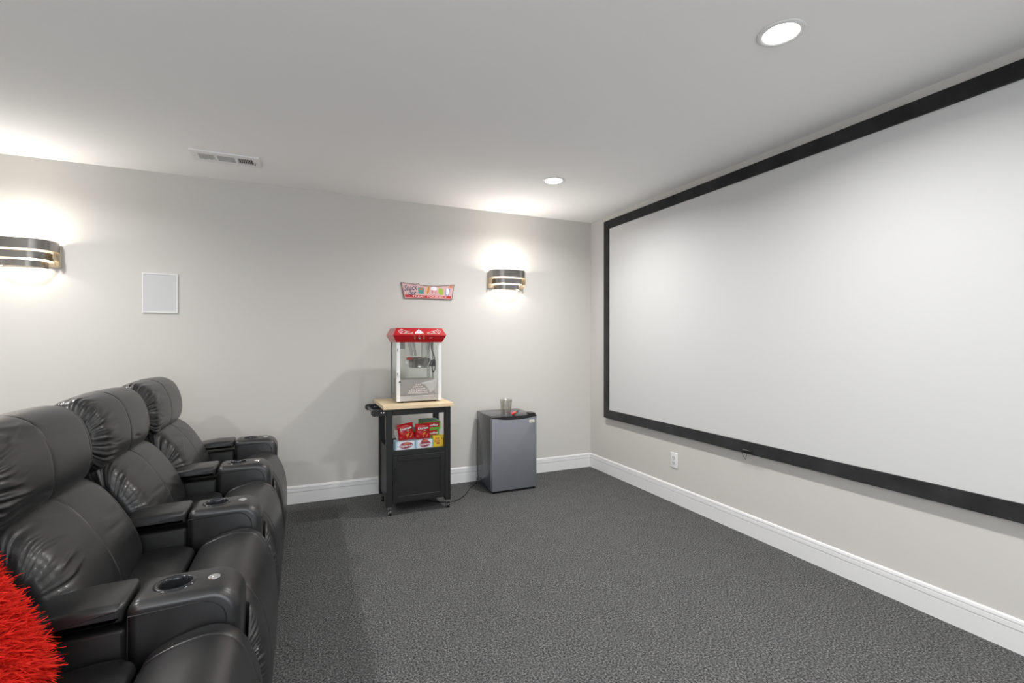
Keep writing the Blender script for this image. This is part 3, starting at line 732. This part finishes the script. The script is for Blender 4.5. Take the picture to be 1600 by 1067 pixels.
# ---------------------------------------------------------------- popcorn machine
def build_popcorn():
    x0, x1, y0, y1 = 0.724, 1.106, 4.000, 4.285
    zb = CZ+0.012; zt = 1.402
    t = thing('popcorn_machine', 'red and white countertop popcorn machine with glass case on the cart', 'popcorn machine', ((x0+x1)/2, (y0+y1)/2, CZ))
    for fx in (x0+0.05, x1-0.05):
        for fy in (y0+0.03, y1-0.03): link('foot', lathe([(0.0, CZ+0.0005), (0.013, CZ+0.0005), (0.013, zb), (0.0, zb)], (fx, fy, 0), 14), M_blackplastic, t)
    box('steel_base', (x0+0.004, x1-0.004, y0+0.002, y1, zb, 0.952), M_steel, t, bevel=0.002, seg=1)
    for xx in (0.835, 1.055): box('base_tab', (xx-0.013, xx+0.013, y0-0.002, y0+0.004, 0.948, 0.956), M_steel, t)
    pw = 0.028
    for px in (x0, x1-pw):
        p = box('corner_post', (px, px+pw, y0, y0+0.012, zb, zt), M_white, t)
        box('corner_post', (px if px == x0 else x1-0.012, px+0.012 if px == x0 else x1, y0+0.012, y0+0.030, zb, zt), M_white, t)
    for px in (x0, x1-0.010): box('corner_post', (px, px+0.010, y1-0.014, y1, zb, zt), flat('post_grey', (0.25, 0.25, 0.25)), t)
    for hz in (1.345, 1.143):
        h = box('hinge', (x0-0.003, x0+0.020, y0-0.006, y0-0.0002, hz-0.022, hz+0.022), M_white, t, bevel=0.002, seg=1)
        link('hinge_pin', tube([(x0+0.006, y0-0.007, hz-0.016), (x0+0.006, y0-0.007, hz+0.006)], 0.0025), M_dark, h)
    box('latch', (x0+0.020, x0+0.034, y0-0.006, y0-0.0002, 1.066, 1.078), M_dark, t)
    # glass
    box('front_door_pane', (x0+pw, x1-pw, y0+0.003, y0+0.006, 1.090, zt), M_pane, t)
    lo = box('lower_panel', (x0+pw+0.002, x1-pw-0.002, y0+0.004, y0+0.008, 0.956, 1.088), M_frost, t)
    box('side_pane', (x0+0.001, x0+0.004, y0+0.030, y1-0.014, 0.952, zt), M_pane, t)
    box('side_pane', (x1-0.004, x1-0.001, y0+0.030, y1-0.014, 0.952, zt), M_pane, t)
    box('back_pane', (x0+0.010, x1-0.010, y1-0.005, y1-0.002, 0.952, zt), M_pane, t)
    # frosted popcorn pile print on the lower panel
    pr = flat('etched_print', (0.52, 0.49, 0.47), 0.6)
    mes = []; r = random.Random(5)
    for k, (zz, wd) in enumerate(((0.975, 0.175), (0.992, 0.160), (1.009, 0.125), (1.026, 0.085), (1.043, 0.050))):
        m = max(2, int(wd/0.0135))
        for i in range(m):
            xx = 0.905+(-0.5+(i+0.5)/m)*wd
            mes.append(poly_print(ellipse(0, 0, 0.0052, 0.0068, 8), face_front(xx, y0+0.0034, zz+r.uniform(-.002, .002))))
    link('etched_popcorn_print', join(*mes), pr, lo)
    box('crumb_panel', (x0+0.012, x1-0.012, y0+0.20, y0+0.206, 0.953, 1.088), flat('panel_brown_grey', (0.33, 0.30, 0.28), 0.35, metal=0.3), t)
    # white scoop lying inside
    sc = link('scoop', join(prism([(0.945, 1.052), (1.078, 1.080), (1.070, 1.055), (1.050, 0.990), (1.010, 0.972), (0.992, 1.010), (0.972, 1.034)], y0+0.02, y0+0.09, r=0.004, seg=2)), flat('scoop_white', (0.90, 0.90, 0.92), 0.4), t, smooth=40)
    # kettle with its hangers
    kx, ky = 0.940, 4.130
    kt = link('kettle', lathe([(0.0, 1.182), (0.078, 1.183), (0.088, 1.190), (0.090, 1.256), (0.093, 1.260), (0.093, 1.264), (0.087, 1.264), (0.085, 1.20), (0.0, 1.195)], (kx, ky, 0), 40), M_kettle, t, smooth=40)
    link('kettle_lid', lathe([(0.0, 1.276), (0.06, 1.274), (0.088, 1.266), (0.090, 1.264)], (kx, ky, 0), 40), M_kettle, kt, smooth=50)
    link('kettle_handle', tube([(kx-0.112, ky-0.03, 1.262), (kx-0.06, ky-0.05, 1.263)], 0.0125, 12), M_red, kt, smooth=50)['label'] = 'red kettle grip'
    link('tilt_knob', lathe([(0, -0.012), (0.012, -0.010), (0.012, 0.010), (0, 0.012)], (kx-0.115, ky-0.02, 1.230), 14, axis='y'), M_white, kt, smooth=40)
    for q in ([(kx-0.055, 1.40), (kx-0.02, 1.40), (kx-0.005, 1.285), (kx-0.030, 1.285)], [(kx-0.015, 1.40), (kx+0.010, 1.40), (kx+0.025, 1.285), (kx+0.004, 1.285)]):
        link('hanger', prism([(a-0.042, b) for a, b in q], ky+0.01, ky+0.016), M_kettle, t)
    box('drive_arm', (kx+0.014, kx+0.042, ky-0.05, ky-0.03, 1.235, zt), M_steel, t, bevel=0.002, seg=1)
    box('drive_arm_strip', (kx+0.052, kx+0.058, ky-0.05, ky-0.03, 1.26, zt), M_steel, t)
    link('tilt_rod', tube([(kx+0.050, ky-0.10, 1.190), (kx+0.078, ky-0.09, 1.248), (kx+0.115, ky-0.03, 1.254)], 0.004), M_chrome, t)
    box('motor_block', (kx+0.098, kx+0.140, ky-0.02, ky+0.03, 1.190, 1.252), M_blackplastic, t, bevel=0.004)
    box('back_channel', (kx+0.108, kx+0.135, y1-0.022, y1-0.006, 0.96, zt), flat('channel_grey', (0.38, 0.37, 0.35), 0.4, metal=0.5), t)
    link('power_lead', tube(spline([(kx+0.115, ky+0.02, 1.398), (kx+0.113, ky, 1.34), (kx+0.130, ky-0.01, 1.29), (kx+0.142, ky-0.01, 1.22), (kx+0.142, ky, 1.165), (kx+0.128, ky, 1.140), (kx+0.118, ky, 1.160), (kx+0.117, ky, 1.195)], 8), 0.0045), M_blackplastic, t, smooth=60)
    box('lamp_housing', (x0+0.035, x0+0.085, y0+0.08, y0+0.18, 1.345, zt), flat('housing_grey', (0.16, 0.155, 0.15), 0.4, metal=0.5), t)
    # red hexagonal canopy
    fl = 0.030; zm = 1.462; ztp = 1.522
    def ring(e, z): return [(x0-0.004-e, y0-0.004-e, z), (x1+0.004+e, y0-0.004-e, z), (x1+0.004+e, y1+0.004+e, z), (x0-0.004-e, y1+0.004+e, z)]
    V = ring(0, zt)+ring(fl, zm)+ring(0, ztp); F = [(3, 2, 1, 0), (8, 9, 10, 11)]
    for k in (0, 4):
        for i in range(4): F.append((k+i, k+(i+1) % 4, k+4+(i+1) % 4, k+4+i))
    cn = link('canopy', py(V, F), M_red, t)
    def up(x, v, off=0.0012):    # a point on the upper front panel, v from 0 (crease) to 1 (top)
        y = (y0-0.004-fl)+fl*v; z = zm+(ztp-zm)*v
        return (x, y-off*0.89, z+off*0.45)
    def lowp(x, v, off=0.0012):
        y = (y0-0.004-fl)+fl*v; z = zm-(zm-zt)*v
        return (x, y-off*0.89, z-off*0.45)
    wp = flat('white_print', (0.80, 0.74, 0.72)); xm = (x0+x1)/2
    for s, xc in ((-1, xm-0.118), (1, xm+0.118)):
        def sp(cx, v, r0, turns, n=26, d=1):
            return [up(xc+s*(cx+r0*(1-k/n*0.8)*math.cos(d*2*math.pi*turns*k/n+2.0)), v+(r0/0.067)*(1-k/n*0.8)*math.sin(d*2*math.pi*turns*k/n+2.0)) for k in range(n+1)]
        mes = [tube(sp(0.045, 0.55, 0.020, 1.5), 0.0017, 6), tube(sp(-0.048, 0.30, 0.009, 1.4), 0.0015, 6),
               tube([up(xc+s*q, v) for q, v in ((0.062, 0.55), (0.035, 0.86), (0.010, 0.62), (-0.018, 0.52), (-0.040, 0.40))], 0.0017, 6),
               tube([up(xc+s*q, v) for q, v in ((0.052, 0.25), (0.025, 0.20), (0.0, 0.30), (-0.02, 0.26), (-0.045, 0.18))], 0.0020, 6),
               tube(sp(0.004, 0.42, 0.009, 1.2), 0.0015, 6)]
        link('scroll_ornament', join(*mes), wp, cn)
    crown = [(-0.036, 0.18), (0.036, 0.18), (0.036, 0.32), (0.026, 0.50), (0.014, 0.66), (0.006, 0.72), (0.0, 0.92), (-0.006, 0.72), (-0.014, 0.66), (-0.026, 0.50), (-0.036, 0.32)]
    e = link('crown_emblem', py([up(xm-0.008+a, b) for a, b in crown], [tuple(range(len(crown)))]), wp, cn)
    link('emblem_detail', py([up(xm-0.008+a, b, 0.0020) for a, b in ((-0.016, 0.42), (0.016, 0.42), (0.008, 0.60), (0.0, 0.72), (-0.008, 0.60))], [(0, 1, 2, 3, 4)]), flat('emblem_lilac', (0.55, 0.42, 0.62)), cn)
    link('emblem_lines', join(*[py([up(xm-0.008+a-0.003, 0.24, 0.002), up(xm-0.008+a+0.003, 0.24, 0.002), up(xm-0.008+a+0.003, 0.33, 0.002), up(xm-0.008+a-0.003, 0.33, 0.002)], [(0, 1, 2, 3)]) for a in (-0.024, -0.012, 0.0, 0.012, 0.024)]), M_red, cn)
    for i, xx in enumerate((xm-0.046, xm-0.008, xm+0.030)):
        pl = [lowp(xx+a, v, o) for a, v, o in ((-0.0105, 0.20, 0.001), (0.0105, 0.20, 0.001), (0.0105, 0.66, 0.001), (-0.0105, 0.66, 0.001), (-0.0085, 0.26, 0.005), (0.0085, 0.26, 0.005), (0.0085, 0.60, 0.007), (-0.0085, 0.60, 0.007))]
        sw = link('rocker_switch', py(pl, [(0, 1, 2, 3)[::-1], (4, 5, 6, 7), (0, 1, 5, 4), (1, 2, 6, 5), (2, 3, 7, 6), (3, 0, 4, 7)]), flat('switch_red', (0.22, 0.01, 0.012), 0.3), cn)
        cap = flat('switch_gold', (0.65, 0.30, 0.12)) if i != 1 else flat('switch_white', (0.85, 0.8, 0.75))
        link('switch_mark', py([lowp(xx+a, v, 0.0078) for a, v in ((-0.007, 0.30), (0.007, 0.30), (0.007, 0.42), (-0.007, 0.42))], [(0, 1, 2, 3)]), cap, sw)
        link('switch_legend', py([lowp(xx+a, v) for a, v in ((-0.003, 0.04), (0.003, 0.04), (0.003, 0.14), (-0.003, 0.14))], [(0, 1, 2, 3)]), flat('legend_gold', (0.75, 0.45, 0.25)), cn)
    link('maker_badge', py([lowp(xm+0.092+a, v) for a, v in ((-0.013, 0.30), (0.013, 0.27), (0.013, 0.40), (-0.013, 0.44))], [(0, 1, 2, 3)]), flat('badge_pink', (0.70, 0.20, 0.22)), cn)
build_popcorn()

# ---------------------------------------------------------------- snacks on the cart shelf
SZ = 0.505
def snack_box(name, b, m, label, rotz=0.0, group=None):
    loc = ((b[0]+b[1])/2, (b[2]+b[3])/2, b[4])
    t = thing(name, label, 'snack box', loc, group)
    box('carton', b, m, t, bevel=0.0012, seg=1)
    return t
def build_snacks():
    blue = flat('carton_blue', (0.42, 0.62, 0.72), 0.4); pale = flat('carton_pale', (0.74, 0.76, 0.82), 0.4); plum = flat('print_plum', (0.27, 0.03, 0.07))
    wh = flat('print_white', (0.82, 0.80, 0.80)); yf = 3.935
    for bx, lab, nm in (((0.702, 0.868), 'pale blue snack box at the left of the cart shelf', 'l'), ((0.871, 1.014), 'pale blue snack box beside the yellow box on the cart shelf', 'r')):
        b = (bx[0], bx[1], yf, yf+0.10, SZ+0.0005, SZ+0.082)
        t = snack_box('snack_box', b, blue, lab, group='pale blue snack boxes on the cart shelf')
        xm = (bx[0]+bx[1])/2; zc = SZ+0.048; w = bx[1]-bx[0]
        link('front_panel_print', poly_print([(-w*.42, -0.036), (w*.40, -0.034), (w*.42, 0.034), (-w*.40, 0.036)], face_front(xm, yf-0.0006, zc)), pale, t)
        link('oval_print', poly_print(ellipse(0.004, 0, w*0.33, 0.026, 22, 0.08), face_front(xm, yf-0.0010, zc)), plum, t)
        if nm == 'r': link('oval_top_print', poly_print(ellipse(0, 0, w*0.20, 0.016, 18), face_front(xm, yf-0.0011, zc+0.022)), plum, t)
        link('orange_print', poly_print(ellipse(0, 0, w*0.17, 0.007, 14, 0.1), face_front(xm+0.01, yf-0.0013, zc+(0.014 if nm == 'l' else 0.026))), flat('print_orange', (0.55, 0.16, 0.05)), t)
        link('lettering', text_mesh('Squares', w*0.60, 0.024, face_front(xm+0.004, yf-0.0016, zc-0.004, roll=0.06), bold=0.02), wh, t)
    # yellow box
    b = (1.020, 1.114, 3.950, 4.00, SZ+0.0005, SZ+0.104)
    t = snack_box('snack_box', b, flat('carton_yellow', (0.78, 0.56, 0.03), 0.4), 'yellow snack box with red print at the right end of the shelf')
    link('lettering', text_mesh('Real\nButter', 0.050, 0.044, face_front(1.056, 3.9490, SZ+0.072, roll=0.05), bold=0.02), flat('print_rust', (0.42, 0.06, 0.02)), t)
    link('stripe_print', poly_print([(-0.003, -0.04), (0.003, -0.04), (0.004, 0.02), (-0.003, 0.03)], face_front(1.108, 3.9490, SZ+0.055)), flat('print_orange', (0.55, 0.16, 0.05)), t)
    link('picture_print', poly_print(ellipse(0, 0, 0.016, 0.008), face_front(1.062, 3.9490, SZ+0.040)), flat('print_rust', (0.42, 0.06, 0.02)), t)
    link('fork_print', poly_print(ellipse(0, 0, 0.006, 0.009), face_front(1.095, 3.9488, SZ+0.080)), flat('print_olive', (0.35, 0.28, 0.05)), t)
    # green boxes, stacked behind the bags
    gr = flat('carton_green', (0.14, 0.42, 0.04), 0.4); rd = flat('print_red', (0.42, 0.006, 0.012)); dk = flat('print_darkgreen', (0.03, 0.12, 0.03))
    for b, lab, txt in (((0.810, 1.094, 4.050, 4.20, SZ+0.0005, SZ+0.074), 'green snack box at the bottom of the stack behind the chip bags', 0),
                        ((0.830, 1.098, 4.045, 4.215, SZ+0.0745, SZ+0.142), 'green snack box with red front in the middle of the stack behind the chip bags', 1),
                        ((0.957, 1.110, 4.04, 4.235, SZ+0.1425, SZ+0.212), 'green snack box with red front on top of the stack', 1)):
        t = snack_box('snack_box', b, gr, lab, group='green snack boxes on the cart shelf')
        y = b[2]; h = b[5]-b[4]; zc = (b[4]+b[5])/2; xm = (b[0]+b[1])/2; w = b[1]-b[0]
        if txt:
            hz = 0.42*h
            link('red_panel_print', poly_print([(-w*.42, -hz*.55), (w*.42, -hz*.5), (w*.42, hz*1.0), (-w*.42, hz*.95)], face_front(xm, y-0.0006, zc)), rd, t)
            link('lettering', text_mesh('muffins', 0.082, 0.021, face_front(1.045, y-0.0011, zc+hz*0.15, roll=0.04), shear=0.2, bold=0.02), wh, t)
            zt = b[5]+0.0006
            for q0, q1, c in ((0.02, 0.48, (0.36, 0.38, 0.35)), (0.50, 0.56, (0.06, 0.07, 0.06)), (0.58, 0.80, (0.55, 0.55, 0.53)), (0.82, 0.99, (0.80, 0.79, 0.60))):
                link('top_print', py([(b[0]+w*q0, b[2]+.003, zt), (b[0]+w*q1, b[2]+.003, zt), (b[0]+w*q1, b[3]-.003, zt), (b[0]+w*q0, b[3]-.003, zt)], [(0, 1, 2, 3)]), flat('print_%d' % int(c[0]*1000), c), t)
            link('side_print', py([(b[0]-.0006, b[2]+.02, b[4]+.02), (b[0]-.0006, b[3]-.04, b[4]+.02), (b[0]-.0006, b[3]-.04, b[5]-.04), (b[0]-.0006, b[2]+.02, b[5]-.04)], [(0, 3, 2, 1)]), flat('print_maroon', (0.16, 0.02, 0.03)), t)
    # two bags of chips standing on the blue boxes, leaning back
    bagred = mat('bag_red_foil', (0.42, 0.005, 0.009), 0.34, spec=0.4); bagsil = mat('bag_edge', (0.60, 0.52, 0.50), 0.3)
    def bag(xc, yc, w, h, rot, roll, seed, label):
        zb = SZ+0.0825
        t = thing('chip_bag', label, 'chip bag', (xc, yc, zb), 'red bags of chips on the cart shelf')
        R = Matrix.Translation((xc, yc, zb)) @ Matrix.Rotation(rot, 4, 'Z') @ Matrix.Rotation(-0.10, 4, 'X') @ Matrix.Rotation(roll, 4, 'Y')
        n = 18; r = np.random.default_rng(seed); V = []; F = []; nz = r.normal(0, 1, (n+1, n+1))*0.0012
        th = 0.020
        def dep(u, v): return th*max(0, (1-abs(u)**2.6))**0.8*max(0, (1-abs(v)**3.5))**0.7
        for side in (1, -1):
            b = len(V)
            for i in range(n+1):
                for j in range(n+1):
                    u, v = -1+2*i/n, -1+2*j/n
                    wv = 1-0.06*(1-v*v)
                    d = dep(u, v)+(nz[i, j]+0.0018*math.sin(9*v+5*u) if 0 < i < n and 0 < j < n else 0)
                    V.append(R @ Vector((u*w/2*wv, -d*side, h/2+v*h/2)))
            for i in range(n):
                for j in range(n):
                    q = (b+i*(n+1)+j, b+(i+1)*(n+1)+j, b+(i+1)*(n+1)+j+1, b+i*(n+1)+j+1); F.append(q if side == 1 else q[::-1])
        me = py(V, F); bm = bmesh.new(); bm.from_mesh(me); bpy.data.meshes.remove(me); bmesh.ops.remove_doubles(bm, verts=bm.verts, dist=1e-6)
        body = link('bag_body', bm_mesh(bm), bagred, t, smooth=70)
        # crimped seals
        for vz, nm in ((h-0.008, 'top_seal'), (0.0, 'bottom_seal')):
            vs = []; k = 24
            for i in range(k+1):
                x = -w/2*0.985+w*0.985*i/k; o = 0.0008*(1 if i % 2 else -1)
                vs += [R @ Vector((x, o-0.0012, vz)), R @ Vector((x, o-0.0012, vz+0.008))]
            link(nm, py(vs, [(2*i, 2*i+2, 2*i+3, 2*i+1) for i in range(k)]), bagred, body)
        def wrap(me, off=0.0022):      # lay a flat print on the bulged front
            for vtx in me.vertices:
                x, z = vtx.co.x, vtx.co.y
                u = np.clip(x/(w/2), -1, 1); v = np.clip((z-h/2)/(h/2), -1, 1)
                vtx.co = R @ Vector((x, -dep(u, v)-off-0.0022, z))
            return me
        I = Matrix.Identity(4)
        link('logo_shadow', wrap(text_mesh('Doritos', w*0.72, h*0.17, Matrix.Translation((0.001, h*0.70, 0)) @ Matrix.Rotation(0.09, 4, 'Z'), bold=0.05), 0.0016), flat('print_black', (0.01, 0.01, 0.01)), body)
        link('logo_lettering', wrap(text_mesh('Doritos', w*0.68, h*0.145, Matrix.Translation((0, h*0.705, 0)) @ Matrix.Rotation(0.09, 4, 'Z'), bold=0.02), 0.0030), wh, body)
        def tri(P, col, nm, off):
            me = py([(x, y, 0) for x, y in P], [tuple(range(len(P)))]); link(nm, wrap(me, off), flat('print_%d_%d' % (int(col[0]*255), int(col[1]*255)), col), body)
        tri([(-w*.06, h*.34), (w*.18, h*.46), (w*.02, h*.10)], (0.62, 0.24, 0.03), 'chip_print', 0.0018)
        tri([(w*.16, h*.12), (w*.40, h*.42), (w*.24, h*.14)], (0.66, 0.30, 0.06), 'chip_print', 0.0024)
        tri([(-w*.02, h*.60), (w*.10, h*.50), (w*.16, h*.60), (w*.10, h*.56)], (0.60, 0.50, 0.42), 'flash_print', 0.0020)
        return t
    bag(0.806, 3.985, 0.140, 0.138, 0.10, -0.12, 1, 'red bag of chips on the left pale blue box')
    bag(0.938, 3.985, 0.130, 0.128, 0.02, 0.03, 2, 'red bag of chips on the right pale blue box')
    # silvery pouch behind the left bag
    q = thing('snack_pouch', 'pale pouch peeking out behind the left chip bag', 'pouch', (0.735, 4.02, SZ+0.0825))
    link('pouch_body', prism(fillet([(0.728, SZ+0.0825), (0.780, SZ+0.0825), (0.780, SZ+0.195), (0.712, SZ+0.195), (0.708, SZ+0.14)], 0.006, 3), 4.020, 4.032, r=0.005), flat('pouch_cream', (0.62, 0.58, 0.54), 0.4), q, smooth=40)
    link('pouch_top', prism([(0.712, SZ+0.165), (0.780, SZ+0.165), (0.780, SZ+0.197), (0.712, SZ+0.197)], 4.0185, 4.0335, r=0.001, seg=1), flat('pouch_tan', (0.36, 0.29, 0.22), 0.4), q)
build_snacks()

# ---------------------------------------------------------------- mini fridge and what stands on it
FT = 0.712
def build_fridge():
    x0, x1, y0, y1 = 1.604, 2.060, 4.066, 4.500
    t = thing('mini_fridge', 'compact black fridge with a grey steel door by the back wall', 'fridge', ((x0+x1)/2, (y0+y1)/2, 0))
    link('body', prism(fillet([(x0+0.003, 0.018), (x1-0.003, 0.018), (x1-0.003, FT), (x0+0.003, FT)], 0.006, 3), y0+0.058, y1, r=0.004, seg=2), M_fridge, t, smooth=40)
    # door slab with a top that dips where the pull is cut
    xs = np.linspace(x0, x1, 25)
    top = [(x, 0.695-0.021*max(0, 1-((x-(x0+x1)/2-0.01)/0.21)**2)**0.8) for x in xs]
    out = [(x0, 0.022), (x1, 0.022)]+top[::-1]
    d = link('door', prism(out, y0, y0+0.050, r=0.004, seg=2), M_door, t, smooth=30)
    box('gasket', (x0+0.008, x1-0.008, y0+0.050, y0+0.058, 0.03, 0.69), M_blackplastic, d)
    link('door_cap', prism([(x, z+0.0005) for x, z in top]+[(x1, 0.709), (x0, 0.709)], y0+0.002, y0+0.054, r=0.002, seg=1), M_blackplastic, d, smooth=30)['label'] = 'black curved pull along the door top'
    bd = link('badge', prism(fillet([(1.981, 0.636), (2.036, 0.636), (2.036, 0.664), (1.981, 0.664)], 0.002, 2), y0-0.0015, y0), flat('badge_cream', (0.68, 0.66, 0.55), 0.4), d)
    link('badge_mark', poly_print([(-0.018, -0.004), (0.016, -0.003), (0.018, 0.004), (-0.012, 0.003)], face_front(2.008, y0-0.002, 0.649)), flat('badge_grey', (0.30, 0.30, 0.26)), bd)
    link('hinge_cover', prism(fillet([(1.985, y0+0.01), (2.056, y0+0.01), (2.056, y0+0.10), (2.005, y0+0.11)], 0.008, 3), FT-0.004, FT+0.014, r=0.003, axis='z'), M_blackplastic, t, smooth=40)
    box('kick_plate', (x0+0.01, x1-0.01, y0+0.020, y0+0.06, 0.004, 0.022), M_blackplastic, t)
    for fx in (x0+0.035, x1-0.035):
        for fy in (y0+0.045, y1-0.05): link('foot', lathe([(0, 0.0005), (0.015, 0.0005), (0.013, 0.019), (0, 0.019)], (fx, fy, 0), 14), M_blackplastic, t)
build_fridge()

def build_glass():
    x, y = 1.800, 4.205; z = FT+0.0005
    t = thing('glass_tumbler', 'ribbed clear glass tumbler on top of the mini fridge', 'glass', (x, y, z))
    n = 48; prof = [(0.0, 0), (0.047, 0), (0.049, 0.004), (0.049, 0.034), (0.0505, 0.05), (0.056, 0.112), (0.060, 0.118), (0.0605, 0.138), (0.0585, 0.139), (0.0565, 0.118), (0.0525, 0.09), (0.047, 0.045), (0.043, 0.037), (0.0, 0.035)]
    V = []; F = []; m = len(prof)
    for i in range(n):
        a = 2*math.pi*i/n
        for k, (r, h) in enumerate(prof):
            rr = r*(1+(0.022 if i % 2 else -0.012)) if 3 <= k <= 5 else r
            V.append((x+rr*math.cos(a), y+rr*math.sin(a), z+h))
    for i in range(n):
        j = (i+1) % n
        for k in range(m-1): F.append((i*m+k, j*m+k, j*m+k+1, i*m+k+1))
    me = py(V, F); bm = bmesh.new(); bm.from_mesh(me); bpy.data.meshes.remove(me); bmesh.ops.remove_doubles(bm, verts=bm.verts, dist=1e-6)
    link('tumbler_body', bm_mesh(bm), M_tumbler, t, smooth=25)
    link('base_disc', lathe([(0, z+0.002), (0.045, z+0.002), (0.045, z+0.030), (0, z+0.030)], (x, y, 0), 32), M_tumbler, t, smooth=40)
    # red handled opener
    a, b = Vector((1.822, 4.105, z+0.011)), Vector((1.985, 4.300, z+0.011))
    t2 = thing('red_opener', 'small red handled tool with black prongs on the fridge', 'tool', (1.89, 4.19, z))
    d = (b-a); L = d.length; d.normalize()
    link('handle', tube([a, a+d*0.012, a+d*0.06, a+d*0.10, a+d*0.135], [0.006, 0.0105, 0.0108, 0.0100, 0.006], 14), flat('opener_red', (0.75, 0.03, 0.02), 0.3), t2, smooth=60)
    nrm = Vector((-d.y, d.x, 0))
    for s in (-1, 1): link('prong', tube([a+d*0.13+nrm*0.004*s, a+d*0.16+nrm*0.007*s, a+d*0.215+nrm*0.007*s], 0.0042, 8), M_blackplastic, t2, smooth=60)
build_glass()

pw = link('power_cord', tube(spline([(1.60, 4.47, 0.05), (1.585, 4.45, 0.008), (1.54, 4.40, 0.005), (1.47, 4.31, 0.005), (1.40, 4.20, 0.005), (1.33, 4.10, 0.005), (1.25, 4.04, 0.005), (1.18, 4.03, 0.005), (1.10, 4.06, 0.005), (1.02, 4.15, 0.005), (0.98, 4.30, 0.005), (0.98, 4.45, 0.005)], 8), 0.0042, 8), M_blackplastic, loc=(1.3, 4.2, 0), smooth=60)
tag(pw, 'thin black power cord on the carpet between cart and fridge', 'cord')
